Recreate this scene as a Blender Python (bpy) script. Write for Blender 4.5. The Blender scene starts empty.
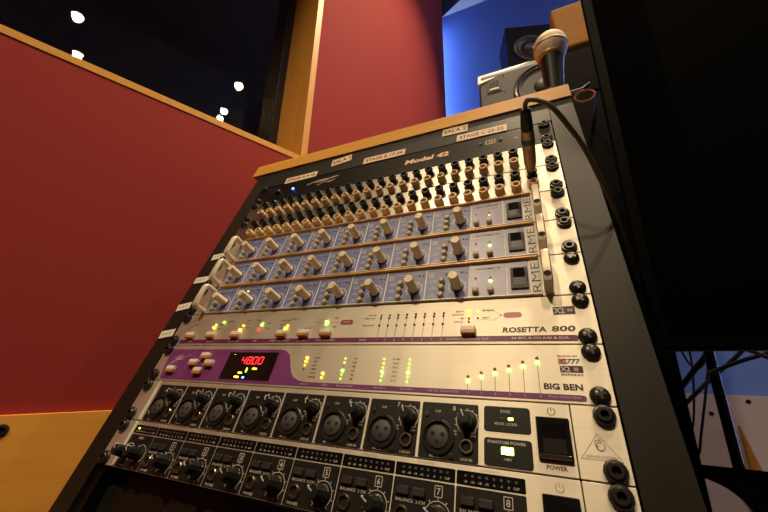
import bpy, math, random
from mathutils import Vector, Matrix
random.seed(7)
SC = bpy.context.scene
COL = SC.collection
R = math.radians

# ------------------------------------------------------------------ camera, world, exposure, ceiling lamps' positions
TILT = R(22.0)                       # the rack front leans back by this angle
ORG = Vector((0, 0, 0.697))          # rack origin: centre of the lower edge of the lowest unit
CT, ST = math.cos(TILT), math.sin(TILT)
def W(x, y, z):                      # rack millimetres (right, up the panel, out of the panel) -> world metres
    return ORG + Vector((x, y*ST - z*CT, y*CT + z*ST))*0.001
CAM = Vector((0.20011, -0.25220, 0.80024))
def RC(x, y, z):                     # metres relative to the camera, in world axes
    return CAM + Vector((x, y, z))

cam = bpy.data.cameras.new('camera')
cam.sensor_width = 36.0; cam.lens = 16.0; cam.sensor_fit = 'HORIZONTAL'
cam.clip_start = 0.01; cam.clip_end = 60
camo = bpy.data.objects.new('camera', cam); COL.objects.link(camo)
def cam_axes():
    # solved from the rack's mounting screws: rotation vector of rack -> camera (x right, y down, z forward)
    r = Vector((2.39137483, 0.0497048507, -0.541372861))
    m = Matrix.Rotation(r.length, 3, r.normalized())
    rk = Matrix(((1, 0, 0), (0, ST, -CT), (0, CT, ST)))      # rack -> world
    right = rk @ Vector(m[0]); down = rk @ Vector(m[1]); fwd = rk @ Vector(m[2])
    return right, -down, -fwd
ax = cam_axes()
camo.matrix_world = Matrix(((ax[0][0], ax[1][0], ax[2][0], CAM[0]), (ax[0][1], ax[1][1], ax[2][1], CAM[1]),
                            (ax[0][2], ax[1][2], ax[2][2], CAM[2]), (0, 0, 0, 1)))
SC.camera = camo

world = bpy.data.worlds.new('world'); SC.world = world; world.use_nodes = True
world.node_tree.nodes['Background'].inputs[0].default_value = (1.0, 0.62, 0.38, 1)
world.node_tree.nodes['Background'].inputs[1].default_value = 0.02
SC.view_settings.view_transform = 'Standard'; SC.view_settings.look = 'None'
SC.view_settings.gamma = 1.0; SC.view_settings.use_curve_mapping = False
SC.view_settings.exposure = 0.0
WARM = (1.0, 0.77, 0.47)
# recessed ceiling lamps (relative to the camera): two are mirrored in the window, the rest hang behind
# (x, y), watts, cone, aim (rack mm)
LAMPS = [((0.366, -0.781), 40, 85, (120, 200, 0)), ((0.713, 0.261), 60, 80, (100, 300, 0)), ((-0.55, -1.05), 126, 75, (20, 180, 0)), ((0.10, 0.76), 135, 70, 'wall')]
HC = 2.35                            # ceiling above the camera

# ------------------------------------------------------------------ materials
MATS = {}
def mat(name, col, rough=0.5, metal=0.0, emit=0.0, bump=0.0, bscale=300.0, aniso=0.0, coat=0.0, spec=0.5, var=0.0, vscale=(40, 40, 40), alpha_glass=None):
    m = bpy.data.materials.new(name); m.use_nodes = True
    nt = m.node_tree; b = nt.nodes['Principled BSDF']
    b.inputs['Base Color'].default_value = (*col, 1)
    b.inputs['Roughness'].default_value = rough; b.inputs['Metallic'].default_value = metal
    b.inputs['Specular IOR Level'].default_value = spec; b.inputs['Coat Weight'].default_value = coat
    if emit:
        b.inputs['Emission Color'].default_value = (*col, 1); b.inputs['Emission Strength'].default_value = emit
    if bump or var:
        tc = nt.nodes.new('ShaderNodeTexCoord')
        mp = nt.nodes.new('ShaderNodeMapping'); mp.inputs['Scale'].default_value = vscale
        no = nt.nodes.new('ShaderNodeTexNoise'); no.inputs['Scale'].default_value = 1.0 if var else bscale
        no.inputs['Detail'].default_value = 4
        nt.links.new(tc.outputs['Object'], mp.inputs['Vector']); nt.links.new(mp.outputs[0], no.inputs['Vector'])
        if not var: mp.inputs['Scale'].default_value = (1, 1, 1)
        if var:
            mx = nt.nodes.new('ShaderNodeMix'); mx.data_type = 'RGBA'
            mx.inputs['A'].default_value = (*[c*(1-var) for c in col], 1)
            mx.inputs['B'].default_value = (*[min(1, c*(1+var)) for c in col], 1)
            nt.links.new(no.outputs['Fac'], mx.inputs['Factor']); nt.links.new(mx.outputs['Result'], b.inputs['Base Color'])
        if bump:
            bp = nt.nodes.new('ShaderNodeBump'); bp.inputs['Strength'].default_value = bump; bp.inputs['Distance'].default_value = 0.001
            nt.links.new(no.outputs['Fac'], bp.inputs['Height']); nt.links.new(bp.outputs[0], b.inputs['Normal'])
    if aniso:
        b.inputs['Anisotropic'].default_value = aniso; b.inputs['Anisotropic Rotation'].default_value = 0.25
        tg = nt.nodes.new('ShaderNodeTangent'); tg.direction_type = 'UV_MAP'; tg.uv_map = 'UVMap'
        nt.links.new(tg.outputs[0], b.inputs['Tangent'])
    MATS[name] = m
    return m
BRUSH = (3, 900, 3)
mat('brushed', (0.79, 0.73, 0.62), 0.58, 0.82, aniso=0.5, var=0.09, vscale=BRUSH)
mat('brushed_bright', (0.81, 0.76, 0.65), 0.58, 0.82, aniso=0.45, var=0.07, vscale=BRUSH)
mat('silver_plate', (0.52, 0.49, 0.43), 0.36, 1.0, aniso=0.45, var=0.06, vscale=BRUSH)
mat('lip_reflect', (0.62, 0.36, 0.16), 0.45, 0.3)  # orange puts the warm reflection on the upper lip into its colour
mat('lip_cream', (0.74, 0.64, 0.50), 0.45, 0.2)
mat('button_olive', (0.50, 0.40, 0.25), 0.45)
mat('bright_print', (0.85, 0.82, 0.78), 0.5)
mat('screw_highlight', (0.10, 0.095, 0.085), 0.3, 0.7)  # lighter tone painted in for highlights along the cross recess edges
mat('segment_dim', (0.10, 0.095, 0.085), 0.4)
mat('black_anod', (0.035, 0.032, 0.03), 0.34, 0.85)
mat('black_panel', (0.012, 0.011, 0.010), 0.45, spec=0.36)
mat('black_laminate', (0.011, 0.0085, 0.0055), 0.48, spec=0.32, bump=0.08, bscale=900, var=0.25, vscale=(60, 60, 60))
mat('black_plastic', (0.012, 0.012, 0.012), 0.35)
mat('black_rubber', (0.02, 0.019, 0.018), 0.55)
mat('black_gloss', (0.008, 0.008, 0.008), 0.18)
mat('screw_black', (0.05, 0.047, 0.042), 0.30, 0.6)
mat('socket_grey', (0.06, 0.055, 0.05), 0.6)
mat('hole', (0.003, 0.003, 0.003), 0.8)
mat('blue_print', (0.15, 0.18, 0.40), 0.45, spec=0.6, var=0.12, vscale=(90, 90, 90))
mat('grey_blue', (0.26, 0.25, 0.35), 0.42, 0.2)
mat('white_print', (0.62, 0.58, 0.53), 0.5)
mat('grey_print', (0.42, 0.40, 0.37), 0.5)
mat('black_print', (0.02, 0.018, 0.016), 0.5)
mat('beige', (0.82, 0.67, 0.46), 0.42)
mat('beige_jack', (0.80, 0.55, 0.28), 0.4)
mat('beige_top', (0.72, 0.56, 0.36), 0.4)
mat('handle', (0.80, 0.70, 0.54), 0.4, 0.25)
mat('purple', (0.21, 0.045, 0.20), 0.4)
mat('plum', (0.16, 0.012, 0.10), 0.42)
mat('pink', (0.62, 0.22, 0.22), 0.45)
mat('maroon', (0.26, 0.02, 0.07), 0.45)
mat('amber_reflect', (0.50, 0.20, 0.06), 0.35)  # orange reflection on the lower half of the white buttons, as colour
mat('white_plastic', (0.80, 0.74, 0.64), 0.35)
mat('gold_ring', (0.50, 0.38, 0.24), 0.3, 1.0)
mat('cable_black', (0.004, 0.0035, 0.003), 0.5, spec=0.15)
mat('chrome', (0.75, 0.72, 0.68), 0.15, 1.0)
mat('bronze', (0.55, 0.38, 0.22), 0.42, 0.8)
mat('green_band', (0.02, 0.16, 0.09), 0.5)
mat('orange_print', (0.65, 0.28, 0.05), 0.5)
mat('tape', (0.78, 0.55, 0.38), 0.6)
mat('paper', (0.80, 0.74, 0.64), 0.7)
mat('led_red', (1.0, 0.02, 0.02), emit=5.0)
mat('digit_red', (1.0, 0.02, 0.03), emit=2.6)
mat('led_green', (0.25, 1.0, 0.03), emit=6.0)
mat('led_greenlit', (0.45, 1.0, 0.10), emit=9.0)
mat('led_yellow', (1.0, 0.72, 0.04), emit=4.0)
mat('led_amber', (1.0, 0.50, 0.04), emit=6.0)
mat('led_blue', (0.05, 0.16, 1.0), emit=14.0)
mat('led_off_red', (0.30, 0.03, 0.02), 0.3)
mat('led_off_green', (0.03, 0.14, 0.05), 0.3)
mat('led_off', (0.05, 0.06, 0.05), 0.3)
mat('display', (0.012, 0.008, 0.006), 0.2)
mat('red_wall', (0.27, 0.027, 0.024), 0.85, bump=0.25, bscale=700, spec=0.2)
mat('panel_bluelit', (0.52, 0.42, 0.39), 0.6, var=0.08, vscale=(3, 3, 40))  # plywood recoloured pinkish grey, so the blue light is in the colour
mat('blue_wall', (0.145, 0.24, 0.63), 0.8, spec=0.2)
mat('white_paint', (0.62, 0.60, 0.58), 0.8, spec=0.2)
mat('dark_paint', (0.03, 0.03, 0.035), 0.8)
mat('floor', (0.16, 0.11, 0.07), 0.5, var=0.2, vscale=(3, 30, 3))
mat('lamp_glow', (1.0, 0.80, 0.55), emit=60.0)
mat('tube_glow', (0.32, 0.50, 1.0), emit=48.0)
mat('grille', (0.60, 0.52, 0.40), 0.55, 0.3, bump=0.9, bscale=900)
mat('speaker_grey', (0.045, 0.045, 0.048), 0.5)
mat('speaker_silver', (0.80, 0.78, 0.74), 0.42)
mat('speaker_black', (0.006, 0.005, 0.005), 0.55, spec=0.2)
mat('cone', (0.03, 0.028, 0.027), 0.5)
mat('cone_ring', (0.16, 0.14, 0.13), 0.3, 0.6)
mat('screen_back', (0.0015, 0.0012, 0.001), 0.7, spec=0.02)
mat('post_black', (0.0025, 0.002, 0.0015), 0.55, spec=0.05)
mat('void', (0.004, 0.004, 0.004), 1.0, spec=0.0)
mat('cable_grey', (0.09, 0.075, 0.06), 0.38)
mat('brick_red', (0.30, 0.07, 0.03), 0.5)

def wood_mat(name, c1, c2, scale=(2, 60, 60), rough=0.45):
    m = bpy.data.materials.new(name); m.use_nodes = True; nt = m.node_tree; b = nt.nodes['Principled BSDF']
    tc = nt.nodes.new('ShaderNodeTexCoord'); mp = nt.nodes.new('ShaderNodeMapping'); mp.inputs['Scale'].default_value = scale
    no = nt.nodes.new('ShaderNodeTexNoise'); no.inputs['Scale'].default_value = 1.0; no.inputs['Detail'].default_value = 6; no.inputs['Distortion'].default_value = 0.6
    cr = nt.nodes.new('ShaderNodeValToRGB'); cr.color_ramp.elements[0].color = (*c1, 1); cr.color_ramp.elements[1].color = (*c2, 1)
    cr.color_ramp.elements[0].position = 0.3; cr.color_ramp.elements[1].position = 0.7
    for a_, b_ in ((tc.outputs['Object'], mp.inputs['Vector']), (mp.outputs[0], no.inputs['Vector']), (no.outputs['Fac'], cr.inputs[0]), (cr.outputs[0], b.inputs['Base Color'])):
        nt.links.new(a_, b_)
    b.inputs['Roughness'].default_value = rough; b.inputs['Specular IOR Level'].default_value = 0.25
    MATS[name] = m
wood_mat('wood', (0.54, 0.255, 0.034), (0.62, 0.31, 0.046), rough=0.55)
wood_mat('wood_jamb', (0.52, 0.24, 0.04), (0.62, 0.30, 0.055), (60, 60, 2))
wood_mat('wood_dim', (0.34, 0.145, 0.014), (0.42, 0.18, 0.02), rough=0.65)  # darker wood copy: the weak light on the post cap as colour
wood_mat('wood_panel', (0.78, 0.35, 0.055), (0.88, 0.41, 0.072), (3, 3, 40), 0.55)

def glass_mat():
    m = bpy.data.materials.new('pane_glass'); m.use_nodes = True; nt = m.node_tree
    nt.nodes.remove(nt.nodes['Principled BSDF']); out = nt.nodes['Material Output']
    tr = nt.nodes.new('ShaderNodeBsdfTransparent'); tr.inputs[0].default_value = (0.86, 0.90, 0.88, 1)
    gl = nt.nodes.new('ShaderNodeBsdfGlossy'); gl.inputs['Roughness'].default_value = 0.0; gl.inputs[0].default_value = (0.95, 1, 0.97, 1)
    lw = nt.nodes.new('ShaderNodeFresnel'); lw.inputs[0].default_value = 1.5
    mx = nt.nodes.new('ShaderNodeMixShader')
    nt.links.new(lw.outputs[0], mx.inputs[0]); nt.links.new(tr.outputs[0], mx.inputs[1]); nt.links.new(gl.outputs[0], mx.inputs[2])
    nt.links.new(mx.outputs[0], out.inputs[0]); MATS['pane_glass'] = m
glass_mat()

# ------------------------------------------------------------------ mesh building
def rrect(x0, x1, y0, y1, r=0.0, seg=3):
    if r <= 0: return [(x0, y0), (x1, y0), (x1, y1), (x0, y1)]
    P = []
    for cx, cy, a0 in ((x1-r, y0+r, -90), (x1-r, y1-r, 0), (x0+r, y1-r, 90), (x0+r, y0+r, 180)):
        for i in range(seg+1):
            a = R(a0 + 90*i/seg); P.append((cx + r*math.cos(a), cy + r*math.sin(a)))
    return P

class MB:
    """collects shapes (numbers in mm unless k is set) and links them as ONE mesh object"""
    def __init__(s, k=0.001): s.v = []; s.f = []; s.m = []; s.k = k
    def add(s, v, f, m=0):
        o = len(s.v); s.v += [tuple(q) for q in v]; s.f += [tuple(i+o for i in q) for q in f]; s.m += [m]*len(f); return s
    def box(s, x0, x1, y0, y1, z0, z1, m=0):
        v = [(x, y, z) for z in (z0, z1) for (x, y) in ((x0, y0), (x1, y0), (x1, y1), (x0, y1))]
        return s.add(v, [(3, 2, 1, 0), (4, 5, 6, 7), (0, 1, 5, 4), (1, 2, 6, 5), (2, 3, 7, 6), (3, 0, 4, 7)], m)
    def loops(s, rings, m=0, cap0=True, cap1=True):
        n = len(rings[0]); v = [q for r in rings for q in r]; f = []
        for k in range(len(rings)-1):
            for i in range(n):
                j = (i+1) % n; f.append((k*n+i, k*n+j, (k+1)*n+j, (k+1)*n+i))
        if cap0: f.append(tuple(range(n-1, -1, -1)))
        if cap1: f.append(tuple((len(rings)-1)*n + i for i in range(n)))
        return s.add(v, f, m)
    def rbox(s, x0, x1, y0, y1, z0, z1, r=1.0, ch=0.4, m=0, seg=3):
        a = rrect(x0, x1, y0, y1, r, seg); b = rrect(x0+ch, x1-ch, y0+ch, y1-ch, max(r-ch, 0.05) if r > 0 else 0, seg)
        rings = [[(x, y, z0) for x, y in a], [(x, y, z1-ch) for x, y in a], [(x, y, z1) for x, y in b]]
        if ch <= 0: rings = rings[:2]; rings[1] = [(x, y, z1) for x, y in a]
        return s.loops(rings, m)
    def prism(s, poly, z0, z1, m=0):
        return s.loops([[(x, y, z0) for x, y in poly], [(x, y, z1) for x, y in poly]], m)
    def lathe(s, cx, cy, prof, n=16, m=0, cap0=False, cap1=True, z0=0.0):
        rings = [[(cx + r*math.cos(2*math.pi*i/n), cy + r*math.sin(2*math.pi*i/n), z0+z) for i in range(n)] for r, z in prof]
        return s.loops(rings, m, cap0, cap1)
    def tube(s, pts, r, n=8, m=0):
        P = [Vector(q) for q in pts]; T = []
        for i in range(len(P)):
            t = P[min(i+1, len(P)-1)] - P[max(i-1, 0)]; T.append(t.normalized())
        u = T[0].orthogonal().normalized(); rings = []
        for i, q in enumerate(P):
            u = (u - T[i]*u.dot(T[i])).normalized(); w = T[i].cross(u)
            rr = r[i] if isinstance(r, (list, tuple)) else r
            rings.append([tuple(q + (u*math.cos(2*math.pi*k/n) + w*math.sin(2*math.pi*k/n))*rr) for k in range(n)])
        return s.loops(rings, m)
    def flat(s, poly, z, m=0):
        return s.add([(x, y, z) for x, y in poly], [tuple(range(len(poly)))], m)
    def line(s, pts, w, z, m=0):
        for (xa, ya), (xb, yb) in zip(pts, pts[1:]):
            d = math.hypot(xb-xa, yb-ya) or 1; nx, ny = -(yb-ya)/d*w/2, (xb-xa)/d*w/2
            s.flat([(xa-nx, ya-ny), (xb-nx, yb-ny), (xb+nx, yb+ny), (xa+nx, ya+ny)], z, m)
        return s
    def mesh(s, name, mats, smooth=False):
        me = bpy.data.meshes.new(name)
        me.from_pydata([(x*s.k, y*s.k, z*s.k) for x, y, z in s.v], [], s.f)
        for q in ([mats] if isinstance(mats, str) else mats): me.materials.append(MATS[q])
        me.polygons.foreach_set('material_index', s.m)
        uv = me.uv_layers.new(name='UVMap')
        vs = me.vertices
        for l in me.loops:
            c = vs[l.vertex_index].co; uv.data[l.index].uv = (c.x*4 + c.z*0.37, c.y*4 + c.z*0.21)
        if smooth:
            me.polygons.foreach_set('use_smooth', [True]*len(me.polygons))
            try: me.set_sharp_from_angle(angle=R(38))
            except Exception: pass
        me.update()
        return me
    def build(s, name, mats, parent=None, smooth=False, loc=None):
        return place(name, s.mesh(name, mats, smooth), parent, loc)

def place(name, me, parent=None, loc=None, rot=None):
    o = bpy.data.objects.new(name, me); COL.objects.link(o)
    if parent is not None: o.parent = parent
    if loc is not None: o.location = loc
    if rot is not None: o.rotation_euler = rot
    return o
def pmm(name, me, parent, x, y, z=0.0, rz=0.0):          # a shared-mesh part at millimetres in its unit's frame
    return place(name, me, parent, (x*0.001, y*0.001, z*0.001), (0, 0, rz))
def tag(o, label=None, cat=None, group=None, kind=None):
    if label: o['label'] = label
    if cat: o['category'] = cat
    if group: o['group'] = group
    if kind: o['kind'] = kind
    return o
def thing(name, label, cat, loc=(0, 0, 0), rot=(0, 0, 0), group=None):
    o = bpy.data.objects.new(name, None); COL.objects.link(o); o.empty_display_size = 0.02
    o.location = loc; o.rotation_euler = rot
    return tag(o, label, cat, group)
RACKROT = (math.pi/2 - TILT, 0, 0)

# ------------------------------------------------------------------ lettering (flat print)
TCACHE = {}
def glyphs(s, shear=0.0, bold=0.0):
    key = (s, shear, bold)
    if key in TCACHE: return TCACHE[key]
    cu = bpy.data.curves.new('t', 'FONT'); cu.body = s; cu.resolution_u = 2; cu.shear = shear; cu.offset = bold; cu.fill_mode = 'FRONT'
    ob = bpy.data.objects.new('t', cu); COL.objects.link(ob)
    dg = bpy.context.evaluated_depsgraph_get(); me = bpy.data.meshes.new_from_object(ob.evaluated_get(dg))
    v = [(q.co.x, q.co.y) for q in me.vertices]; f = [tuple(q.vertices) for q in me.polygons]
    bpy.data.objects.remove(ob); bpy.data.curves.remove(cu); bpy.data.meshes.remove(me)
    xs = [q[0] for q in v]; ys = [q[1] for q in v]
    TCACHE[key] = (v, f, min(xs), max(xs), min(ys), max(ys))
    return TCACHE[key]
def text(mb, s, x, y, h, m=0, align='c', w=None, z=0.18, shear=0.0, bold=0.0, rot=0.0):
    """cap height h, optional total width w, (x, y) = baseline anchor"""
    if m == 1 and bold == 0.0: bold = 0.02
    v, f, x0, x1, y0, y1 = glyphs(s, shear, bold)
    ky = h/(y1-y0); kx = ky if w is None else w/(x1-x0)
    wd = (x1-x0)*kx; ox = {'c': -wd/2, 'l': 0, 'r': -wd}[align]
    c, n = math.cos(rot), math.sin(rot); out = []
    for a, b in v:
        px, py = (a-x0)*kx+ox, (b-y0)*ky
        out.append((x + px*c - py*n, y + px*n + py*c, z))
    mb.add(out, f, m)

# ------------------------------------------------------------------ the room
D_WALL = 0.85                                     # camera to left wall
wa = R(64.6); WD = Vector((math.cos(wa), math.sin(wa), 0)); WN = Vector((-WD.y, WD.x, 0))
WB = Matrix(((WD.x, WN.x, 0, CAM.x + WN.x*D_WALL), (WD.y, WN.y, 0, CAM.y + WN.y*D_WALL), (0, 0, 1, 0), (0, 0, 0, 1)))
def wallobj(name, mb, mats, parent=None, kind='structure', label=None, cat=None):
    me = mb.mesh(name, mats)
    if parent is None:
        me.transform(WB); o = place(name, me)
        if kind: tag(o, label, cat, kind=kind)
    else:
        me.transform(WB); o = place(name, me, parent)
    return o
CEIL = CAM.z + HC
S_END = 0.806; S_W1 = 0.374; S_W0 = -1.60; Z_SILL = CAM.z + 0.586; Z_HEAD = 2.75; REV = 0.22
# floor, ceiling, walls
mb = MB(1); mb.box(-3.2, 3.0, -3.0, 1.62, -0.05, 0); tag(mb.build('floor', 'floor'), 'brown studio floor under the rack', 'floor', kind='structure')
mb = MB(1); mb.box(-3.2, 3.0, -3.0, 1.62, CEIL, CEIL+0.05); tag(mb.build('ceiling', 'white_paint'), 'plain ceiling above the blue lit corner', 'ceiling', kind='structure')
YB = CAM.y + 1.75
mb = MB(1); mb.box(-1.2, 3.0, YB, YB+0.1, 0, CEIL); wall_back = mb.build('wall_back', 'blue_wall'); tag(wall_back, 'blue wall behind the loudspeakers', 'wall', kind='structure')
mb = MB(1); mb.box(2.6, 2.7, -3.0, YB, 0, CEIL); tag(mb.build('wall_right', 'white_paint'), 'plain side wall out of view on the right', 'wall', kind='structure')
mb = MB(1); mb.box(-3.2, 3.0, -3.0, -2.9, 0, CEIL); tag(mb.build('wall_rear', 'red_wall'), 'red wall behind the camera', 'wall', kind='structure')
# left wall: one mesh with the window opening (grid of welded cells, wall frame s, t, z)
def grid_wall(ss, zs, t0, t1, hole):
    v = []; f = []; ix = {}
    def V(i, j, t):
        k = (i, j, t)
        if k not in ix: ix[k] = len(v); v.append((ss[i], t0 if t == 0 else t1, zs[j]))
        return ix[k]
    n, q = len(ss)-1, len(zs)-1
    solid = lambda i, j: 0 <= i < n and 0 <= j < q and (i, j) not in hole
    for i in range(n):
        for j in range(q):
            if not solid(i, j): continue
            f.append((V(i, j, 0), V(i+1, j, 0), V(i+1, j+1, 0), V(i, j+1, 0)))
            f.append((V(i, j, 1), V(i, j+1, 1), V(i+1, j+1, 1), V(i+1, j, 1)))
            if not solid(i-1, j): f.append((V(i, j, 0), V(i, j+1, 0), V(i, j+1, 1), V(i, j, 1)))
            if not solid(i+1, j): f.append((V(i+1, j, 0), V(i+1, j, 1), V(i+1, j+1, 1), V(i+1, j+1, 0)))
            if not solid(i, j-1): f.append((V(i, j, 0), V(i, j, 1), V(i+1, j, 1), V(i+1, j, 0)))
            if not solid(i, j+1): f.append((V(i, j+1, 0), V(i+1, j+1, 0), V(i+1, j+1, 1), V(i, j+1, 1)))
    return MB(1).add(v, f)
gw = grid_wall([-2.75, S_W0, S_W1+0.02, S_END], [0, Z_SILL, Z_HEAD, CEIL], 0, REV+0.03, {(1, 1)})
wall_left = wallobj('wall_left', gw, 'red_wall', label='red fabric wall with the dark control room window', cat='wall')
# the fabric wall rounds away behind the window towards the blue wall
RAD = 0.80; arcs = [R(43*i/18) for i in range(19)]
ring = [(S_END + RAD*math.sin(q), RAD*(1-math.cos(q))) for q in arcs]
mb = MB(1); n = len(ring)
v = [(a, b, z) for z in (0, CEIL) for a, b in ring] + [(a - 0.10*math.sin(q), b + 0.10*math.cos(q), z) for z in (0, CEIL) for (a, b), q in zip(ring, arcs)]
f = []
for i in range(n-1):
    f.append((i, i+1, n+i+1, n+i)); f.append((2*n+i+1, 2*n+i, 3*n+i, 3*n+i+1))
f += [(n-1, 3*n-1, 4*n-1, 2*n-1), (0, n, 3*n, 2*n)]
mb.add(v, f); me = mb.mesh('rounded_end', 'red_wall', True); me.transform(WB); place('rounded_end', me, wall_left)
# dado panel along the left wall, proud of the fabric
mb = MB(1); mb.box(-2.7, S_END, -0.012, 0, 0, CAM.z-0.087)
dado = wallobj('trim_1', mb, 'wood_panel', label='pale plywood dado panel below the red wall', cat='panel')
def bolt_on_wall(parent, px_s, z):
    mb = MB(1); prof = [(0.009, 0), (0.009, 0.002), (0.005, 0.003), (0.004, 0.0005)]
    mb.lathe(0, 0, prof, 14, 0); me = mb.mesh('bolt', 'hole', True)
    me.transform(WB @ Matrix.Translation((px_s, -0.012, z)) @ Matrix.Rotation(math.pi/2, 4, 'X')); place('bolt', me, parent)
bolt_on_wall(dado, -0.068, CAM.z-0.108)
# window: sill, jamb, head, panes in depth, dark room behind
win = bpy.data.objects.new('window_1', None); COL.objects.link(win); tag(win, 'dark control room window with pale wooden frame in the red wall', 'window', kind='structure')
mb = MB(1); mb.box(S_W0, S_W1+0.02, -0.002, REV+0.03, Z_SILL, Z_SILL+0.017); wallobj('window_sill', mb, 'wood', win)
mb = MB(1); mb.box(S_W1, S_W1+0.02, -0.003, REV+0.03, Z_SILL+0.017, Z_HEAD); wallobj('window_jamb', mb, 'wood_jamb', win)
mb = MB(1); mb.box(S_W0, S_W1, -0.012, REV+0.03, Z_HEAD-0.025, Z_HEAD); wallobj('window_head', mb, 'wood', win)
mb = MB(1); mb.box(S_W1-0.028, S_W1, REV, REV+0.03, Z_SILL+0.028, Z_HEAD-0.025); wallobj('window_gasket', mb, 'black_plastic', win)
for t in (REV+0.012, REV+0.222, REV+0.29):
    mb = MB(1); mb.add([(S_W0, t, Z_SILL+0.02), (S_W1-0.005 + (t-REV)*0.6, t, Z_SILL+0.02), (S_W1-0.005 + (t-REV)*0.6, t, Z_HEAD), (S_W0, t, Z_HEAD)], [(0, 1, 2, 3)])
    wallobj('pane', mb, 'pane_glass', win)
mb = MB(1)
v = [(x, y, z) for z in (0, CEIL) for x, y in ((S_W0-1.5, REV+0.031), (S_W1+0.75, REV+0.031), (S_W1+0.75, 2.6), (S_W0-1.5, 2.6))]
mb.add(v, [(0, 1, 2, 3), (4, 7, 6, 5), (1, 5, 6, 2), (2, 6, 7, 3), (3, 7, 4, 0)])
wallobj('wall_far_room', mb, 'void', label='unlit room behind the window', cat='wall')
# dark bulkhead over the end of the red wall
mb = MB(1); mb.box(1.17, 1.34, 0.02, 0.40, CAM.z+2.235, CEIL); wallobj('trim_2', mb, 'dark_paint', label='dark bulkhead above the rounded end of the red wall', cat='bulkhead')
# dado panel on the back wall with a bolt pattern
mb = MB(1); mb.box(-0.6, 2.6, YB-0.014, YB, 0, CAM.z-0.064); dado2 = mb.build('trim_3', 'panel_bluelit'); tag(dado2, 'dado panel on the blue wall, greyed as under blue light', 'panel', kind='structure')
mb = MB(1); mb.lathe(0, 0, [(0.007, 0), (0.007, 0.003), (0.004, 0.004), (0.003, 0.001)], 12); bm_ = mb.mesh('bolt', 'hole', True)
bm_.transform(Matrix.Rotation(math.pi/2, 4, 'X'))
for rx, rz in ((0.540, -0.130), (0.652, -0.083), (0.82, -0.125), (1.05, -0.09)): place('bolt', bm_, dado2, RC(rx, 1.75-0.014, rz))
mb = MB(1); p0 = RC(0.605, 1.734, -0.165)
mb.add([(p0.x, p0.y, p0.z), (p0.x+0.035, p0.y, p0.z-0.17), (p0.x, p0.y, p0.z-0.17), (p0.x, p0.y-0.015, p0.z), (p0.x+0.035, p0.y-0.015, p0.z-0.17), (p0.x, p0.y-0.015, p0.z-0.17)],
       [(0, 1, 2), (3, 5, 4), (0, 3, 4, 1), (1, 4, 5, 2), (2, 5, 3, 0)])
mb.build('wedge_strip', 'wood_dim', dado2)

# ------------------------------------------------------------------ lamps
def spot(name, loc, target, energy, size, blend, col, rad, parent=None):
    l = bpy.data.lights.new(name, 'SPOT'); l.energy = energy; l.spot_size = R(size); l.spot_blend = blend; l.color = col; l.shadow_soft_size = rad
    o = bpy.data.objects.new(name, l); COL.objects.link(o); o.location = loc
    o.rotation_euler = (Vector(target)-Vector(loc)).to_track_quat('-Z', 'Y').to_euler()
    return o
for (lx, ly), e, cone, aim in LAMPS:
    P = RC(lx, ly, HC)
    side = 'in front of the red wall end' if ly > 0.5 else 'right beside the window line' if lx > 0.5 else ('behind the camera' if lx < 0 else 'above the camera')
    t = thing('ceiling_lamp', 'round recessed ceiling downlight ' + side, 'lamp', P, group='recessed downlights')
    mb = MB(1); mb.lathe(0, 0, [(0.05, 0), (0.05, -0.004), (0.036, -0.004), (0.034, 0.0)], 24, cap1=False); mb.build('bezel', 'chrome', t, True)
    mb = MB(1); mb.lathe(0, 0, [(0.034, -0.001), (0.02, -0.006), (0.0005, -0.008)], 20); mb.build('bulb', 'lamp_glow', t, True)
    lo = spot('lamp_light', P + Vector((0, 0, -0.02)), (CAM + WD*0.50 + WN*D_WALL + Vector((0, 0, 0.72))) if aim == 'wall' else W(*aim), e, cone, 1.0 if aim == 'wall' else 0.9, WARM, 0.03)
spot('lamp_light', RC(1.30, 0.75, HC-0.02), RC(0.55, 1.5, 0.1), 46, 95, 0.8, (1.0, 0.86, 0.74), 0.03)  # unseen lamp added to brighten the back right panel and the loudspeaker
t = thing('ceiling_lamp', 'added unseen ceiling downlight brightening the panel on the blue wall', 'lamp', RC(1.30, 0.75, HC), group='recessed downlights')
MB(1).lathe(0, 0, [(0.05, 0), (0.05, -0.004), (0.036, -0.004), (0.034, 0.0)], 24, cap1=False).build('bezel', 'chrome', t, True)
MB(1).lathe(0, 0, [(0.034, -0.001), (0.02, -0.006), (0.0005, -0.008)], 20).build('bulb', 'lamp_glow', t, True)
# blue LED tubes standing in the gap behind the red wall and low behind the desk
def tube_lamp(x, y, z0, z1, e, label):
    t = thing('led_tube', label, 'lamp', (x, y, z0), group='blue led tubes')
    mb = MB(1); mb.lathe(0, 0, [(0.014, 0.02), (0.014, z1-z0-0.02)], 12, cap0=True); mb.build('tube', 'tube_glow', t, True)
    for z in (0, z1-z0-0.02):
        mb = MB(1); mb.lathe(0, 0, [(0.018, z), (0.018, z+0.02)], 12, cap0=True); mb.build('end_cap', 'white_plastic', t, True)
    return t
tube_lamp(CAM.x-0.505, CAM.y+1.672, 0.6, 3.12, 0, 'vertical blue light tube hidden behind the end of the red wall')
tube_lamp(1.9, YB-0.12, 0.2, 1.0, 0, 'vertical blue light tube at the blue wall behind the big screen')

tube_lamp(1.05, YB-0.06, 2.0, 2.9, 0, 'added unseen blue light tube tinting the end of the red wall')  # unseen tube added to throw blue onto the red wall end

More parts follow.
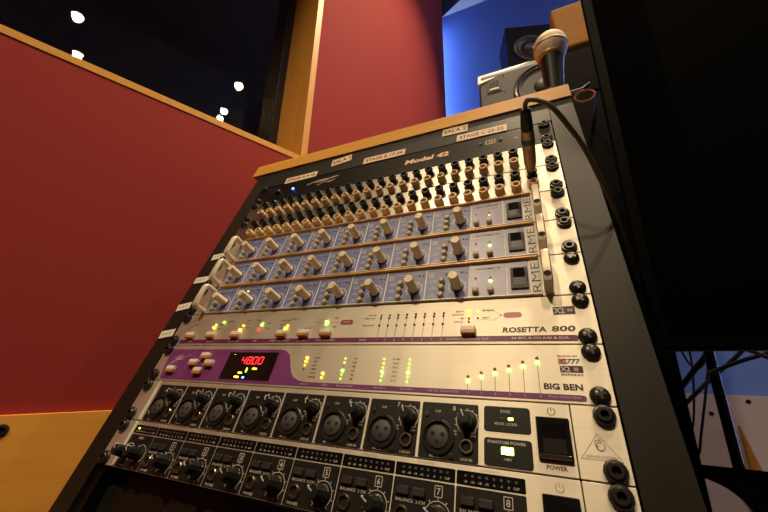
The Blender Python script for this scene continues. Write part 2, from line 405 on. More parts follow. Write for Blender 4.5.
# ------------------------------------------------------------------ the rack cabinet
U = 44.45
rack = thing('equipment_rack', 'sloping black equipment rack with a pale wooden top edge', 'rack', ORG, RACKROT)
def lz(wy, wz):                                    # world (y, z) metres -> rack local (y, z) mm
    y = (wy-ORG.y)*1000; z = (wz-ORG.z)*1000
    return y*ST + z*CT, -y*CT + z*ST
def side_poly():
    low = -560; a = (low, 0.0); top = (490, 0.0)
    yt, zt = lz(0.62, W(0, 490, 0).z); yb, zb = lz(0.62, 0.0); yf, zf = lz(W(0, low, 0).y, 0.0)
    return [a, top, (yt, zt), (yb, zb), (yf, zf)]
for x0, x1 in ((-271, -242.6), (242.6, 271)):
    P = side_poly(); mb = MB()
    n = len(P); v = [(x0, y, z) for y, z in P] + [(x1, y, z) for y, z in P]
    # soft front arris: chamfered front face
    mb.add(v, [tuple(range(n)), tuple(range(2*n-1, n-1, -1))] + [(i, i+n, (i+1) % n+n, (i+1) % n) for i in range(n)])
    mb.build('side_panel', 'black_laminate', rack)
mb = MB(); mb.rbox(-242, 242, 445.6, 489.5, -12, 0, 0.4, 0.3); mb.build('header_panel', 'black_panel', rack)
mb = MB(); yq, zq = lz(0.62, W(0, 490, 0).z)
P = [(490, 4), (523, 4), (523 + (yq-490), zq), (yq, zq)]
P = [(490, 3.0), (522.0, 3.0), (523.5, 1.5)] + [(523.5+yq-490, zq), (yq, zq)]
n = len(P); v = [(-288, y, z) for y, z in P] + [(271.5, y, z) for y, z in P]
mb.add(v, [tuple(range(n)), tuple(range(2*n-1, n-1, -1))] + [(i, i+n, (i+1) % n+n, (i+1) % n) for i in range(n)])
mb.build('top_board', 'wood', rack)
mb = MB(); mb.rbox(-242, 242, -300, -1.5, -24, -18, 0.5, 0.3); mb.build('blank_panel', 'black_laminate', rack)
for x in (-236, 236):
    mb = MB(); mb.box(x-6, x+6, -300, 446, -16, -4); mb.build('rack_rail', 'black_anod', rack)
# paper tags on the left side panel
for x, y, rz, w in ((-249, 283, 0.10, 24), (-254, 238.5, 0.04, 28), (-257, 192, 0.16, 25), (-257, 150, 0.14, 25)):
    mb = MB(); mb.rbox(-w/2, w/2, -5.5, 5.5, 0.1, 0.7, 0.6, 0.2)
    for i in range(3): mb.box(-w/2+4+i*6, -w/2+7.5+i*6, -1.6, 1.6, 0.7, 0.75, 1)
    o = mb.build('paper_tag', ['paper', 'grey_print'], rack); o.location = (x*0.001, y*0.001, 0.0002); o.rotation_euler = (0, 0, rz)
# label tape strips on the header
for s, x0, x1, y, rz, h in (('STAGE A 9-16', -190, -123, 443.5, 0.015, 15), ('SALA 1', -98, -60, 465, 0.13, 18), ('STAGE B 17-24', -33, 39, 446.5, 0.0, 15.5),
                         ('SALA 2', 96, 134, 469.6, -0.02, 18.5), ('STAGE C 25-32', 119, 188, 446.5, -0.012, 16)):
    w = x1-x0; mb = MB(); mb.rbox(-w/2, w/2, 0, h, 0.02, 0.5, 0.5, 0.1); text(mb, s, 0, h*0.25, h*0.5, 1, w=w*0.88, z=0.55, bold=0.03)
    o = mb.build('label_tape', ['tape', 'black_print'], rack); o.location = ((x0+x1)/2*0.001, y*0.001, 0.0003); o.rotation_euler = (0, 0, rz)

# ------------------------------------------------------------------ shared small parts
def m_screw(kind):
    mb = MB()
    if kind == 'cross':
        mb.lathe(0, 0, [(6.4, 0.1), (6.4, 1.2), (6.0, 2.6), (4.6, 4.0), (2.6, 4.7), (0.3, 4.9)], 20, 0)
    else:
        mb.lathe(0, 0, [(6.6, 0.1), (6.6, 2.4), (6.1, 3.4), (5.0, 3.6), (4.9, 2.8), (4.7, 4.4), (4.0, 5.0), (2.5, 5.0), (2.4, 1.6), (0.2, 1.5)], 20, 0)
    return mb.mesh('screw_head', 'screw_black', True)
SCREW = {k: m_screw(k) for k in ('cross', 'hex')}
mb = MB(); mb.box(-3.4, 3.4, -0.75, 0.75, 4.0, 5.05); mb.box(-0.75, 0.75, -3.4, -0.75, 4.0, 5.05); mb.box(-0.75, 0.75, 0.75, 3.4, 4.0, 5.05); CROSS = mb.mesh('cross_recess', 'screw_highlight')
mb = MB(); mb.lathe(0, 0, [(2.4, 1.7), (0.1, 1.75)], 6); SOCK = mb.mesh('socket_recess', 'hole')
def screws(t, kind='hex', right=None):
    for x in (-232.55, 232.55):
        for y in (6.35, 38.1):
            k = (right if right and x > 0 else kind)
            o = pmm('mounting_screw', SCREW[k], t, x, y, 0, random.uniform(0, 3))
            pmm('recess', CROSS if k == 'cross' else SOCK, o, 0, 0, 0)
LEDM = {}
def led_mesh(mname, r=1.2):
    k = (mname, r)
    if k not in LEDM:
        mb = MB(); mb.lathe(0, 0, [(r, 0.05), (r, 0.5*r), (r*0.7, r*0.95), (r*0.05, r*1.1)], 10); LEDM[k] = mb.mesh('led', mname, True)
    return LEDM[k]
def led(t, mname, x, y, r=1.2): return pmm('led', led_mesh(mname, r), t, x, y, 0)
BARM = {}
def ledbar(t, mname, x, y, w=1.6, h=3.0):
    k = (mname, w, h)
    if k not in BARM:
        mb = MB(); mb.rbox(-w/2, w/2, -h/2, h/2, 0.05, 0.8, 0.4, 0.25); BARM[k] = mb.mesh('led', mname)
    return pmm('led', BARM[k], t, x, y, 0)
def unit(i, name, label, face='brushed', ears=None, x_in=241.3):
    t = thing(name, label, 'rack unit', W(0, i*U, 0), RACKROT, 'rack units')
    mb = MB()
    if ears:
        mb.rbox(-x_in, x_in, 0.45, 44.0, -3, 0, 0.6, 0.3); mb.build('faceplate', face, t)
        for s in (-1, 1):
            a, b = sorted((s*(x_in+0.5), s*241.3)); mb = MB(); mb.rbox(a, b, 0.45, 44.0, -3, 0, 0.6, 0.3); mb.build('rack_ear', ears, t)
    else:
        mb.rbox(-241.3, 241.3, 0.45, 44.0, -3, 0, 0.6, 0.3); mb.build('faceplate', face, t)
    mb = MB(); mb.box(-218, 218, 1.2, 43.2, -170, -3); mb.build('chassis', 'black_plastic', t)
    return t

# ------------------------------------------------------------------ unit 0: eight-way headphone amplifier
def knob_mesh(r, h, body, top=None, flute=12, taper=0.9, pointer=True, pm='white_print'):
    mb = MB(); n = flute*2
    def ring(rr, z, fl): return [((rr - (fl if i % 2 else 0))*math.cos(2*math.pi*i/n), (rr - (fl if i % 2 else 0))*math.sin(2*math.pi*i/n), z) for i in range(n)]
    fl = r*0.06
    mb.loops([ring(r*1.12, 0.1, 0), ring(r*1.12, 1.2, 0), ring(r, 1.6, fl), ring(r*taper, h-0.8, fl), ring(r*taper-0.7, h, 0)], 0, False, True)
    mats = [body, pm]
    if pointer:
        mb.box(-0.45, 0.45, r*0.1, r*taper-0.6, h, h+0.12, 1); mb.box(-0.45, 0.45, r*taper-0.35, r+0.25, h*0.35, h-0.7, 1)
    return mb.mesh('knob', mats, False)
def arc(mb, cx, cy, r, a0, a1, n, w, z, m):
    mb.line([(cx + r*math.cos(R(a0 + (a1-a0)*i/n)), cy + r*math.sin(R(a0 + (a1-a0)*i/n))) for i in range(n+1)], w, z, m)
JACKRING = MB().lathe(0, 0, [(5.0, 0.1), (5.0, 1.6), (4.4, 2.4), (3.6, 2.4), (3.3, 0.6), (3.3, 0.15)], 18, cap1=False).mesh('jack_socket', 'gold_ring', True)
JACKHOLE = MB().lathe(0, 0, [(3.35, 0.3), (0.1, 0.3)], 14).mesh('jack_hole', 'hole')
def jack(t, x, y):
    o = pmm('jack_socket', JACKRING, t, x, y, 0.35); pmm('jack_hole', JACKHOLE, o, 0, 0)
HK = knob_mesh(6.2, 14.5, 'black_plastic', flute=10, taper=0.82)
BTN = MB().rbox(-4.6, 4.6, -2.5, 2.5, 0.1, 2.4, 0.8, 0.5).mesh('push_button', 'black_rubber')
t0 = unit(0, 'headphone_amplifier', 'lowest rack unit, headphone amplifier with black channel fields and level knobs', 'brushed', 'brushed', 213.0)
screws(t0)
LT = MB(); TM = ['white_print', 'black_print', 'grey_print', 'segment_dim']
cells = [(-212, -175.9)] + [(-175.1 + 44.68*k, -175.1 + 44.68*(k+1)-0.9) for k in range(8)]
for k, (a, b) in enumerate(cells):
    MB().rbox(a, b, 32.4, 40.6, 0, 0.35, 0.8, 0.1).build('meter_window', 'black_gloss', t0)
    MB().rbox(a, b, 1.0, 31.4, 0, 0.35, 0.8, 0.1).build('channel_field', 'black_panel', t0)
    for q in range(8):
        xx = a + (b-a)*(0.14 + 0.105*q)
        text(LT, ['-30', '-24', '-18', '-12', '-6', '-3', '0', 'CLIP'][q], xx, 33.8, 1.4, 0, z=0.5, bold=0.01)
        LT.box(xx-0.8, xx+0.8, 37.2, 38.6, 0.36, 0.5, 3)
    if k == 0:
        ledbar(t0, 'led_green', a+6.5, 37.3, 2.2, 1.6)
        text(LT, 'INPUT', (a+b)/2, 27.6, 2.0, 0, z=0.5, bold=0.02)
        for xx, tx in ((a+8, 'MAIN IN'), (a+26, 'LEVEL')): text(LT, tx, xx, 2.2, 1.6, 0, z=0.5)
        for xx in (a+7.5, a+26.5):
            pmm('level_knob', HK, t0, xx, 14.5, 0.35, R(35)); arc(LT, xx, 14.5, 8.6, -50, 230, 12, 0.6, 0.5, 0)
        continue
    for xx in (a+7.6, a+19.4): pmm('push_button', BTN, t0, xx, 23.6, 0.3)
    text(LT, 'BALANCE  2-CH', a+13.4, 17.3, 1.9, 0, w=21, z=0.5, bold=0.015)
    text(LT, 'PHONES', a+9, 2.0, 1.9, 0, z=0.5, bold=0.015); text(LT, 'LEVEL', a+33, 2.0, 1.8, 0, z=0.5)
    jack(t0, a+8.2, 10.4)
    nx, ny = a+33, 26.2
    LT.line([(nx-2.6, ny-3.2), (nx+2.6, ny-3.2), (nx+2.6, ny+3.2), (nx-2.6, ny+3.2), (nx-2.6, ny-3.2)], 0.5, 0.5, 0)
    text(LT, str(k), nx, ny-2, 4.0, 0, z=0.5, bold=0.015); LT.line([(nx, ny-3.2), (nx, ny-5.4)], 0.5, 0.5, 0)
    pmm('level_knob', HK, t0, nx, 12.0, 0.35, R(60)); arc(LT, nx, 12.0, 8.8, -50, 230, 14, 0.45, 0.5, 0)
    for q in range(9):
        an = R(-50 + 35*q); LT.line([(nx+9.2*math.cos(an), 12+9.2*math.sin(an)), (nx+10.6*math.cos(an), 12+10.6*math.sin(an))], 0.6, 0.5, 0)
    text(LT, 'OUTPUT LEVEL (dB)', a+22, 41.4, 1.3, 2, z=0.2)
def power_switch(t, x0, x1, y0, y1, bez='black_gloss', rock='black_plastic', foot=None):
    mb = MB(); mb.rbox(x0, x1, y0, y1, 0, 2.2, 0.8, 0.5); b = mb.build('power_switch', bez, t)
    iw, ih = (x1-x0)*0.17, (y1-y0)*0.17
    mb = MB(); xa, xb, ya, yb = x0+iw, x1-iw, y0+ih, y1-ih*1.1; ym = (ya+yb)/2
    mb.add([(xa, ya, 2.2), (xb, ya, 2.2), (xb, ym, 2.6), (xa, ym, 2.6), (xb, yb, 6.2), (xa, yb, 6.2), (xa, yb, 2.2), (xb, yb, 2.2)],
           [(0, 1, 2, 3), (3, 2, 4, 5), (5, 4, 7, 6), (0, 3, 5, 6), (1, 7, 4, 2)])
    mb.build('rocker', rock, b)
    if foot:
        mb = MB(); mb.rbox(x0+1.2, x1-1.2, y0+1.0, y0+3.6, 2.2, 3.0, 0.3, 0.2); mb.build('switch_foot', foot, b)
power_switch(t0, 190.6, 211, 8.3, 34.3, foot='chrome')
text(LT, 'POWER', 200.8, 4.4, 2.6, 1, w=11.5)
arc(LT, 201, 38.6, 2.4, 120, 420, 12, 0.45, 0.15, 2); LT.line([(201, 38.6), (201, 41.6)], 0.45, 0.15, 2)
tag(LT.build('lettering', TM, t0), kind='stuff')

# ------------------------------------------------------------------ unit 1: eight-channel microphone preamplifier
t1 = unit(1, 'microphone_preamplifier', 'silver rack unit with eight round three-pin inputs, second from the bottom', 'brushed', 'brushed', 212.8)
screws(t1)
XLR_RING = MB().lathe(0, 0, [(12.6, 0.1), (12.6, 0.9), (12.0, 1.6), (10.6, 1.7), (10.0, 0.6), (10.0, 0.3)], 28, cap1=False).mesh('xlr_socket', 'black_plastic', True)
XLR_GAP = MB().lathe(0, 0, [(10.2, 0.12), (0.1, 0.12)], 24).mesh('socket_well', 'hole')
XLR_FACE = MB().lathe(0, 0, [(7.9, 0.2), (7.9, 1.1), (7.5, 1.4), (0.1, 1.4)], 24).mesh('socket_face', 'socket_grey', True)
PIN = MB().lathe(0, 0, [(1.6, 1.44), (0.05, 1.46)], 10).mesh('pin_hole', 'hole')
TAB = MB().rbox(-2.6, 2.6, -1.6, 1.6, 0.2, 1.9, 0.5, 0.3).mesh('release_tab', 'black_plastic')
SMALLSCREW = MB().lathe(0, 0, [(1.9, 0.1), (1.8, 0.8), (0.9, 1.0), (0.1, 0.7)], 12).mesh('small_screw', 'screw_black', True)
AK = knob_mesh(5.4, 13.0, 'black_plastic', flute=11, taper=0.86)
LT = MB()
for k in range(8):
    b0 = -211.4 + 45.55*k
    MB().rbox(b0+1.2, b0+44.6, 0.9, 39.8, 0, 0.35, 1.2, 0.1).build('channel_field', 'black_panel', t1)
    x = pmm('xlr_socket', XLR_RING, t1, b0+15.2, 15.4, 0.35)
    pmm('socket_well', XLR_GAP, x, 0, 0); pmm('socket_face', XLR_FACE, x, 0, 0)
    for px, py in ((-3.7, 1.6), (3.7, 1.6), (0, -3.7)): pmm('pin_hole', PIN, x, px, py)
    pmm('release_tab', TAB, x, 0, 11.6)
    jack(t1, b0+36.4, 10.9)
    pmm('gain_knob', AK, t1, b0+36.4, 27.6, 0.35, R(25)); arc(LT, b0+36.4, 27.6, 8.0, -45, 225, 14, 0.5, 0.5, 0)
    for q in range(11):
        an = R(-45 + 27*q); LT.line([(b0+36.4+7.8*math.cos(an), 27.6+7.8*math.sin(an)), (b0+36.4+9.3*math.cos(an), 27.6+9.3*math.sin(an))], 0.6, 0.5, 0)
    for px, py in ((b0+5.2, 30.5), (b0+25.4, 3.4)): pmm('small_screw', SMALLSCREW, t1, px, py, 0.35)
    led(t1, 'led_off_red', b0+31.5, 20.0, 0.9)
    text(LT, 'MIC IN', b0+13.5, 1.8, 1.8, 0, z=0.5, bold=0.015); text(LT, 'LINE IN', b0+36.4, 1.8, 1.8, 0, z=0.5, bold=0.015)
    text(LT, 'CLIP', b0+14.2, 32.6, 1.7, 0, z=0.5, bold=0.015); text(LT, str(k+1), b0+26.6, 34.6, 3.4, 0, z=0.5, bold=0.02)
    for px, s_ in ((b0+27.6, 'SIG'), (b0+41.0, 'CLIP')):
        text(LT, s_, px, 19.6, 1.4, 0, z=0.5, bold=0.02); text(LT, ['+10', 'LINE'][s_ == 'CLIP'], px, 17.4, 1.4, 0, z=0.5, bold=0.02)
MB().rbox(156, 187.4, 22.6, 39.8, 0, 0.4, 2, 0.1).build('sync_field', 'black_panel', t1)
MB().rbox(156, 187.2, 1.2, 18.6, 0, 0.4, 2, 0.1).build('phantom_field', 'black_panel', t1)
ledbar(t1, 'led_greenlit', 174.4, 31.6, 3.4, 1.8); ledbar(t1, 'led_off', 168.4, 31.6, 3.0, 1.8); ledbar(t1, 'led_greenlit', 171.4, 11.0, 8.0, 4.6)
text(LT, 'SYNC', 171, 35.4, 2.1, 0, z=0.55, bold=0.015); text(LT, 'MASTER  LOCKED', 171, 27.2, 1.7, 0, w=15, z=0.55, bold=0.01)
text(LT, 'PHANTOM POWER', 171, 15.0, 2.0, 0, w=25, z=0.55, bold=0.015); text(LT, '+48V', 171.4, 5.0, 1.8, 0, z=0.55, bold=0.01)
power_switch(t1, 190.8, 211.2, 8.0, 34.6, foot='chrome')
text(LT, 'POWER', 200.8, 3.4, 2.6, 1, w=12)
arc(LT, 201.2, 38.8, 2.4, 120, 420, 12, 0.45, 0.15, 1); LT.line([(201.2, 38.8), (201.2, 41.8)], 0.45, 0.15, 1)
LT.line([(215.5, 12.0), (226.5, 27), (238.0, 12.0), (215.5, 12.0)], 0.3, 0.15, 2)
text(LT, 'BEHRINGER', 226.8, 12.8, 1.7, 2, w=16.5)
arc(LT, 227.2, 19.6, 2.4, 60, 400, 12, 0.7, 0.15, 2); arc(LT, 226.6, 18.6, 1.3, 100, 330, 8, 0.6, 0.15, 2); LT.line([(225.4, 18), (224.4, 22.4), (228, 23.6)], 0.7, 0.15, 2)
tag(LT.build('lettering', TM, t1), kind='stuff')

for t_ in (t0, t1): MB().rbox(-216.0, -212.9, 0.8, 43.6, 0, 1.6, 0.4, 0.6).build('edge_strip', 'white_plastic', t_)

# ------------------------------------------------------------------ unit 2: master clock
t2 = unit(2, 'master_clock', 'silver rack unit with purple left field and red digital display', 'brushed', None)
screws(t2, 'hex', 'cross')
Pp = [(-219, 2.3)] + [(221, 2.3)] + [(223.2 + 1.4*math.cos(R(a)), 4.3+2.0*math.sin(R(a))) for a in (-60, 0, 60)] + [(221, 6.4), (-10, 6.4)]
Pp += [(-18, 7.2), (-26, 10), (-31, 15), (-34.5, 21), (-37.5, 28), (-41, 34), (-47, 38), (-55, 39.3)] + [(-224, 39.3), (-227, 37.5), (-227.5, 34)] + [(-221.8, 4.5)]
mb = MB(); mb.prism(Pp, 0, 0.3); mb.build('purple_field', 'purple', t2)
disp = MB().rbox(-125, -55.4, 5.4, 35.8, 0.3, 0.8, 0.6, 0.2).build('display', 'display', t2)
SEG = {'4': 'bcfg', '8': 'abcdefg', '0': 'abcdef'}
def digit(mb, ch, x, y, w, h, m=0):
    t_ = 1.15; sl = 0.12
    S = {'a': ((0, h), (w, h)), 'b': ((w, h), (w, h/2)), 'c': ((w, h/2), (w, 0)), 'd': ((0, 0), (w, 0)), 'e': ((0, 0), (0, h/2)), 'f': ((0, h/2), (0, h)), 'g': ((0, h/2), (w, h/2))}
    for q in SEG[ch]:
        (xa, ya), (xb, yb) = S[q]; mb.line([(x+xa+ya*sl, y+ya), (x+xb+yb*sl, y+yb)], t_, 0.95, m)
for k, ch in enumerate('4800'):
    mb = MB(); digit(mb, ch, -102.5 + 8.0*k, 22.6, 5.0, 7.4); mb.build('digit', 'digit_red', disp)
MB().lathe(-86.9, 22.4, [(0.7, 0.82), (0.05, 0.9)], 8).build('decimal_point', 'digit_red', disp)
ledbar(disp, 'led_green', -116, 32.6, 3.0, 1.4)
LY = [('led_yellow', -79.5, 17.2, 6.0, 1.6), ('led_yellow', -97.4, 12.4, 5.0, 1.6), ('led_yellow', -100, 7.9, 6.0, 1.8), ('led_green', -89.8, 15.6, 1.3, 4.6), ('led_blue', -90.4, 7.6, 2.4, 1.8)]
for q in LY:
    o = ledbar(disp, *q); o.location.z = 0.0008
BBTN = MB().rbox(-6.2, 6.2, -3.0, 4.2, 0.2, 4.6, 0.8, 0.8).mesh('push_button', 'white_plastic')
BFACE = MB().rbox(-6.25, 6.25, -3.2, 0.5, 0.3, 4.7, 0.5, 0.4).mesh('button_reflect', 'amber_reflect')
def big_button(t, x, y):
    o = pmm('push_button', BBTN, t, x, y); pmm('button_reflect', BFACE, o, 0, 0); return o
for x, y in ((-207.7, 12.6), (-174.7, 21.2), (-160.5, 29.6), (-149.2, 21.0), (-161.2, 11.6)): big_button(t2, x, y)
LT = MB(); TM2 = ['white_print', 'black_print', 'grey_print', 'pink']
LT.line([(-220, 18.5), (-210, 24), (-186, 33.6)], 0.5, 0.35, 0); LT.line([(-216, 21), (-208, 31), (-204, 28), (-210, 25), (-203, 31.5), (-199, 28)], 0.55, 0.35, 0); LT.line([(-213, 28), (-198, 26)], 0.4, 0.35, 0)
text(LT, 'POWER', -204.5, 7.2, 1.4, 0, z=0.35); text(LT, 'SELECT', -160.5, 6.8, 1.4, 0, z=0.35)
for x, tx in ((-12, 'OPTICAL'), (12, 'S/PDIF'), (33, 'PULL UP/DOWN'), (68, 'WC OUT 5'), (93, 'WC OUT 6'), (124, 'WC OUT TERMINATION')): text(LT, tx, x, 3.6, 1.6, 0, z=0.35)
for k in range(6): text(LT, str(k+1), 143.6+10.4*k, 3.5, 1.8, 0, z=0.35)
text(LT, 'Master Digital Clock', 211, 3.5, 1.9, 0, w=21, z=0.35)
for k, m_ in enumerate(('led_amber', 'led_yellow', 'led_yellow', 'led_off')): led(t2, m_, -17.6, 30.6-3.9*k, 0.8 if k > 1 else 1.3)
for k, tx in enumerate(('ADAT', 'AES 1', 'AES 2', 'S/PDIF', 'COAX', 'OPTICAL')): text(LT, tx, -5.5, 30-3.85*k, 1.5, 1)
for k in range(2): led(t2, 'led_amber', 6.1, 15.2-4*k, 1.35 - 0.4*k)
for x, lit in ((27.0, 3), (67.8, 3), (92.4, 3)):
    for k in range(6):
        m_ = 'led_greenlit' if k == lit else ('led_off_red' if (x < 30 and k == 2) else ('led_green' if abs(k-lit) == 1 else ('led_yellow' if k == 0 else 'led_green')))
        led(t2, m_, x, 30.4-3.92*k, 1.2 if k == lit else 0.65)
for k, tx in enumerate(('+4%', '+0.1%', 'OFF', '-0.1%', '-4%', 'VAR')): text(LT, tx, 38, 29.8-3.9*k, 1.5, 1)
for k, tx in enumerate(('N x 256', 'N x 4', 'N x 2', 'N x 1', 'N / 2', 'N / 4')): text(LT, tx, 80, 29.8-3.9*k, 1.6, 1)
for k, y in enumerate((16.8, 20.2, 23.4, 26.2, 29.6, 32.9)):
    x = 143.6+10.4*k; led(t2, 'led_off_red', x, y, 1.25); led(t2, 'led_greenlit', x, y-3.3, 1.35)
    LT.line([(x, y-4), (x, 6.4)], 0.35, 0.15, 1)
text(LT, 'BIG BEN', 198.4, 9.6, 4.5, 1, 'l', w=25, bold=0.035)
LT.flat(rrect(210.5, 225.5, 22.4, 27.4), 0.14, 1); text(LT, 'X2', 214, 23, 3.8, 0, z=0.2, bold=0.03); LT.flat(rrect(219.5, 222.5, 23.4, 26.2), 0.2, 3)
LT.flat(rrect(210, 215.5, 28.6, 33.0), 0.14, 3); text(LT, 'C777', 218.2, 28.9, 3.8, 1, w=13, shear=0.2); text(LT, 'EXPAND', 218, 20.0, 1.5, 1, w=14); text(LT, 'CLOCK BY', 216.5, 34.4, 1.2, 1, w=14)
tag(LT.build('lettering', TM2, t2), kind='stuff')

# ------------------------------------------------------------------ unit 3: converter
t3 = unit(3, 'audio_converter', 'silver rack unit with a thin plum band and eight meter columns', 'brushed', None)
screws(t3, 'hex', 'cross')
Pp = [(-222, 2.9), (223.5, 2.9)] + [(224.5+2.4*math.cos(R(a)), 5.3+2.4*math.sin(R(a))) for a in (-60, 0, 60)] + [(223.5, 7.7), (-225, 7.7)]
mb = MB(); mb.prism(Pp, 0, 0.3); mb.build('plum_band', 'plum', t3)
for x in (-207.4, -170.9, -130.1, -61.3, -31.7, -3.5, 143.1): big_button(t3, x, 11.9)
LT = MB(); TM3 = ['white_print', 'black_print', 'grey_print', 'pink', 'maroon']
for x, tx in ((-204, 'POWER'), (-170, 'CALIBRATE'), (-130, 'CLOCK SOURCE'), (-97, 'LOCK'), (-62, 'SOURCE TO DIGITAL OUT'), (-32, 'SOFT LIMIT'), (-3, 'OUTPUT RESOLUTION'), (41, 'SIGNAL')):
    text(LT, tx, x, 4.4, 1.7, 0, z=0.35, bold=0.015)
text(LT, 'SOURCE TO ANALOG OUT', 142, 4.2, 1.9, 0, w=36, z=0.35, bold=0.015); text(LT, '24 BIT, 8-CH A/D & D/A', 199, 4.1, 2.3, 0, w=42, z=0.35, bold=0.02)
for m_, x, y, r in (('led_amber', -174, 23.8, 1.8), ('led_yellow', -172.6, 27.6, 1.1), ('led_green', -161, 31, 1.4), ('led_amber', -127.8, 19.4, 1.8), ('led_yellow', -125.6, 25.4, 1.1), ('led_red', -98.8, 19.6, 1.4),
                    ('led_greenlit', -97.4, 25.4, 1.2), ('led_green', -96.6, 27.6, 1.0), ('led_amber', -59.9, 19.8, 1.9), ('led_yellow', -58.4, 23.6, 1.1), ('led_greenlit', -7.2, 26.4, 1.7), ('led_green', -7.6, 23.2, 1.0),
                    ('led_yellow', 143.1, 32.2, 1.6), ('led_yellow', 143.1, 28.9, 1.1), ('led_off', 143.1, 25.2, 0.9), ('led_off', 143.1, 21.8, 0.9), ('led_yellow', 151, 32.2, 0.8), ('led_off', 151, 25, 0.9), ('led_off', -32, 18.8, 0.8), ('led_off', -59, 30, 0.8)):
    led(t3, m_, x, y, r)
for x, y, tx in ((-164, 26.6, 'MASTER'), (-150, 31, 'POWER ON'), (-164, 21, 'SLAVE'), (-119, 31, 'DIGITAL'), (-120, 27, 'WORD'), (-118, 22, 'LOOP'), (-105, 31, 'CLOCK'), (-87, 27, '48 kHz'), (-87, 20.4, '96 kHz'), (-66, 29.6, 'ANALOG'), (-68, 24, 'AES'),
                 (-66, 20, 'ADAT'), (-50, 31, 'DIGITAL 1-8'), (-28, 19, 'ON'), (4, 30, '24 BIT'), (4, 19.6, '16 BIT'), (46, 31.4, 'CLIP/OVR'), (44, 27.8, 'DIGITAL OUT'), (44, 20, 'ANALOG OUT'),
                 (135, 31.8, 'DIGITAL'), (133, 28.4, 'ANALOG IN'), (137, 24.6, 'AES'), (134, 21.2, 'OPTICAL'), (160, 31.8, 'EXTERNAL'), (158, 24.6, 'DIRECT')):
    text(LT, tx, x, y, 1.5, 1)
LT.line([(-40, 32), (-22, 32), (-14, 27.5), (-9, 26.5)], 0.3, 0.15, 2); LT.line([(-44, 28), (-14, 26)], 0.3, 0.15, 2); LT.line([(-44, 22.5), (-22, 21), (-12, 25)], 0.3, 0.15, 2); LT.line([(-4, 26), (9, 25.4)], 0.3, 0.15, 2)
LT.flat(rrect(10, 25, 22.6, 28, 2.6, 5), 0.14, 4); text(LT, 'UV22', 17.5, 24.2, 2.2, 0, w=10, z=0.2)
for k in range(8):
    x = 56.1 + 9.12*k
    led(t3, 'led_off_red', x, 31.6, 1.1); led(t3, 'led_off_green', x-0.2, 28.4, 1.1); led(t3, 'led_off_green', x-0.3, 20.4, 1.1)
    LT.line([(x, 31), (x-0.4, 7.8)], 0.35, 0.14, 1); text(LT, str(k+1), x-0.4, 4.2, 2.0, 0, z=0.35)
LT.line([(155, 33.5), (164, 33), (170, 27.6)], 0.3, 0.15, 2); LT.line([(153, 24), (164, 22.6), (170, 27)], 0.3, 0.15, 2)
LT.flat([(170, 26.5), (172, 27.4), (170, 28.3)], 0.15, 1)
LT.flat(rrect(172.6, 187.4, 24.6, 29.8, 2.5, 5), 0.14, 3)
text(LT, 'ROSETTA', 171.4, 10.6, 4.9, 1, 'l', w=33.5, shear=0.1, bold=0.03); text(LT, '800', 208.6, 10.9, 4.9, 1, 'l', w=17, shear=0.1, bold=0.025)
LT.flat(rrect(211.5, 227.5, 26.0, 33.4), 0.14, 1); text(LT, 'X2', 216, 27, 5.4, 0, z=0.2, bold=0.03, w=8); LT.flat(rrect(222, 226, 28.6, 31), 0.2, 3)
LT.line([(-222, 22), (-212, 28), (-200, 32)], 0.5, 0.15, 4); LT.line([(-216, 24), (-210, 30), (-207, 26), (-203, 30)], 0.5, 0.15, 4)
tag(LT.build('lettering', TM3, t3), kind='stuff')

# ------------------------------------------------------------------ units 4-6: three blue eight-channel preamplifiers
PK = MB()
PK.lathe(0, 0, [(5.3, 0.2), (5.3, 1.5), (4.9, 2.2), (4.7, 18.2), (4.2, 19.4), (0.1, 19.6)], 22)
PK.box(-0.4, 0.4, 0.8, 4.2, 19.55, 19.75, 1); PK.box(-0.35, 0.35, 4.55, 5.0, 6, 18, 1)
PK = PK.mesh('gain_knob', ['beige', 'beige_top'], True)
COLLAR = MB().lathe(0, 0, [(6.2, 0.1), (6.2, 0.9), (5.2, 1.1)], 20).mesh('knob_collar', 'black_plastic', True)
PB_ = MB().lathe(0, 0, [(2.9, 0.1), (2.9, 4.2), (2.3, 5.0), (0.1, 5.2)], 14).mesh('push_button', 'button_olive', True)
SQB = MB().rbox(-2.7, 2.7, -2.3, 2.3, 0.1, 4.4, 0.7, 0.6).mesh('push_button', 'button_olive')
def handle_mesh():
    mb = MB(); y0, y1, z1, w = 2.0, 38.5, 20.0, 3.7
    outer = [(y0, 0.2), (y0, z1-5), (y0+1.5, z1-1.5), (y0+5, z1), (y1-5, z1), (y1-1.5, z1-1.5), (y1, z1-5), (y1, 0.2)]
    inner = [(y0+5, 0.2), (y0+5, z1-7), (y0+5.6, z1-5.4), (y0+7, z1-4.8), (y1-7, z1-4.8), (y1-5.6, z1-5.4), (y1-5, z1-7), (y1-5, 0.2)]
    n = len(outer); ch = 1.0
    def rows(x, d):
        cy, cz = (y0+y1)/2, 8
        return [(x, a + (d if a < cy else -d), b - (d if b > 3 else 0)) for a, b in outer], [(x, a - (d if a < cy else -d), b + (d if b > 3 else 0)) for a, b in inner]
    o0, i0 = rows(-w, ch); o1, i1 = rows(-w+ch, 0); o2, i2 = rows(w-ch, 0); o3, i3 = rows(w, ch)
    v = o0+o1+o2+o3+i0+i1+i2+i3; f = []
    O = lambda k, i: k*n+i
    I = lambda k, i: 4*n + k*n+i
    for i in range(n-1):
        for k in range(3): f.append((O(k, i), O(k+1, i), O(k+1, i+1), O(k, i+1))); f.append((I(k, i), I(k, i+1), I(k+1, i+1), I(k+1, i)))
        f.append((O(0, i), O(0, i+1), I(0, i+1), I(0, i))); f.append((O(3, i), I(3, i), I(3, i+1), O(3, i+1)))
    mb.add(v, f); return mb.mesh('handle', 'handle', True)
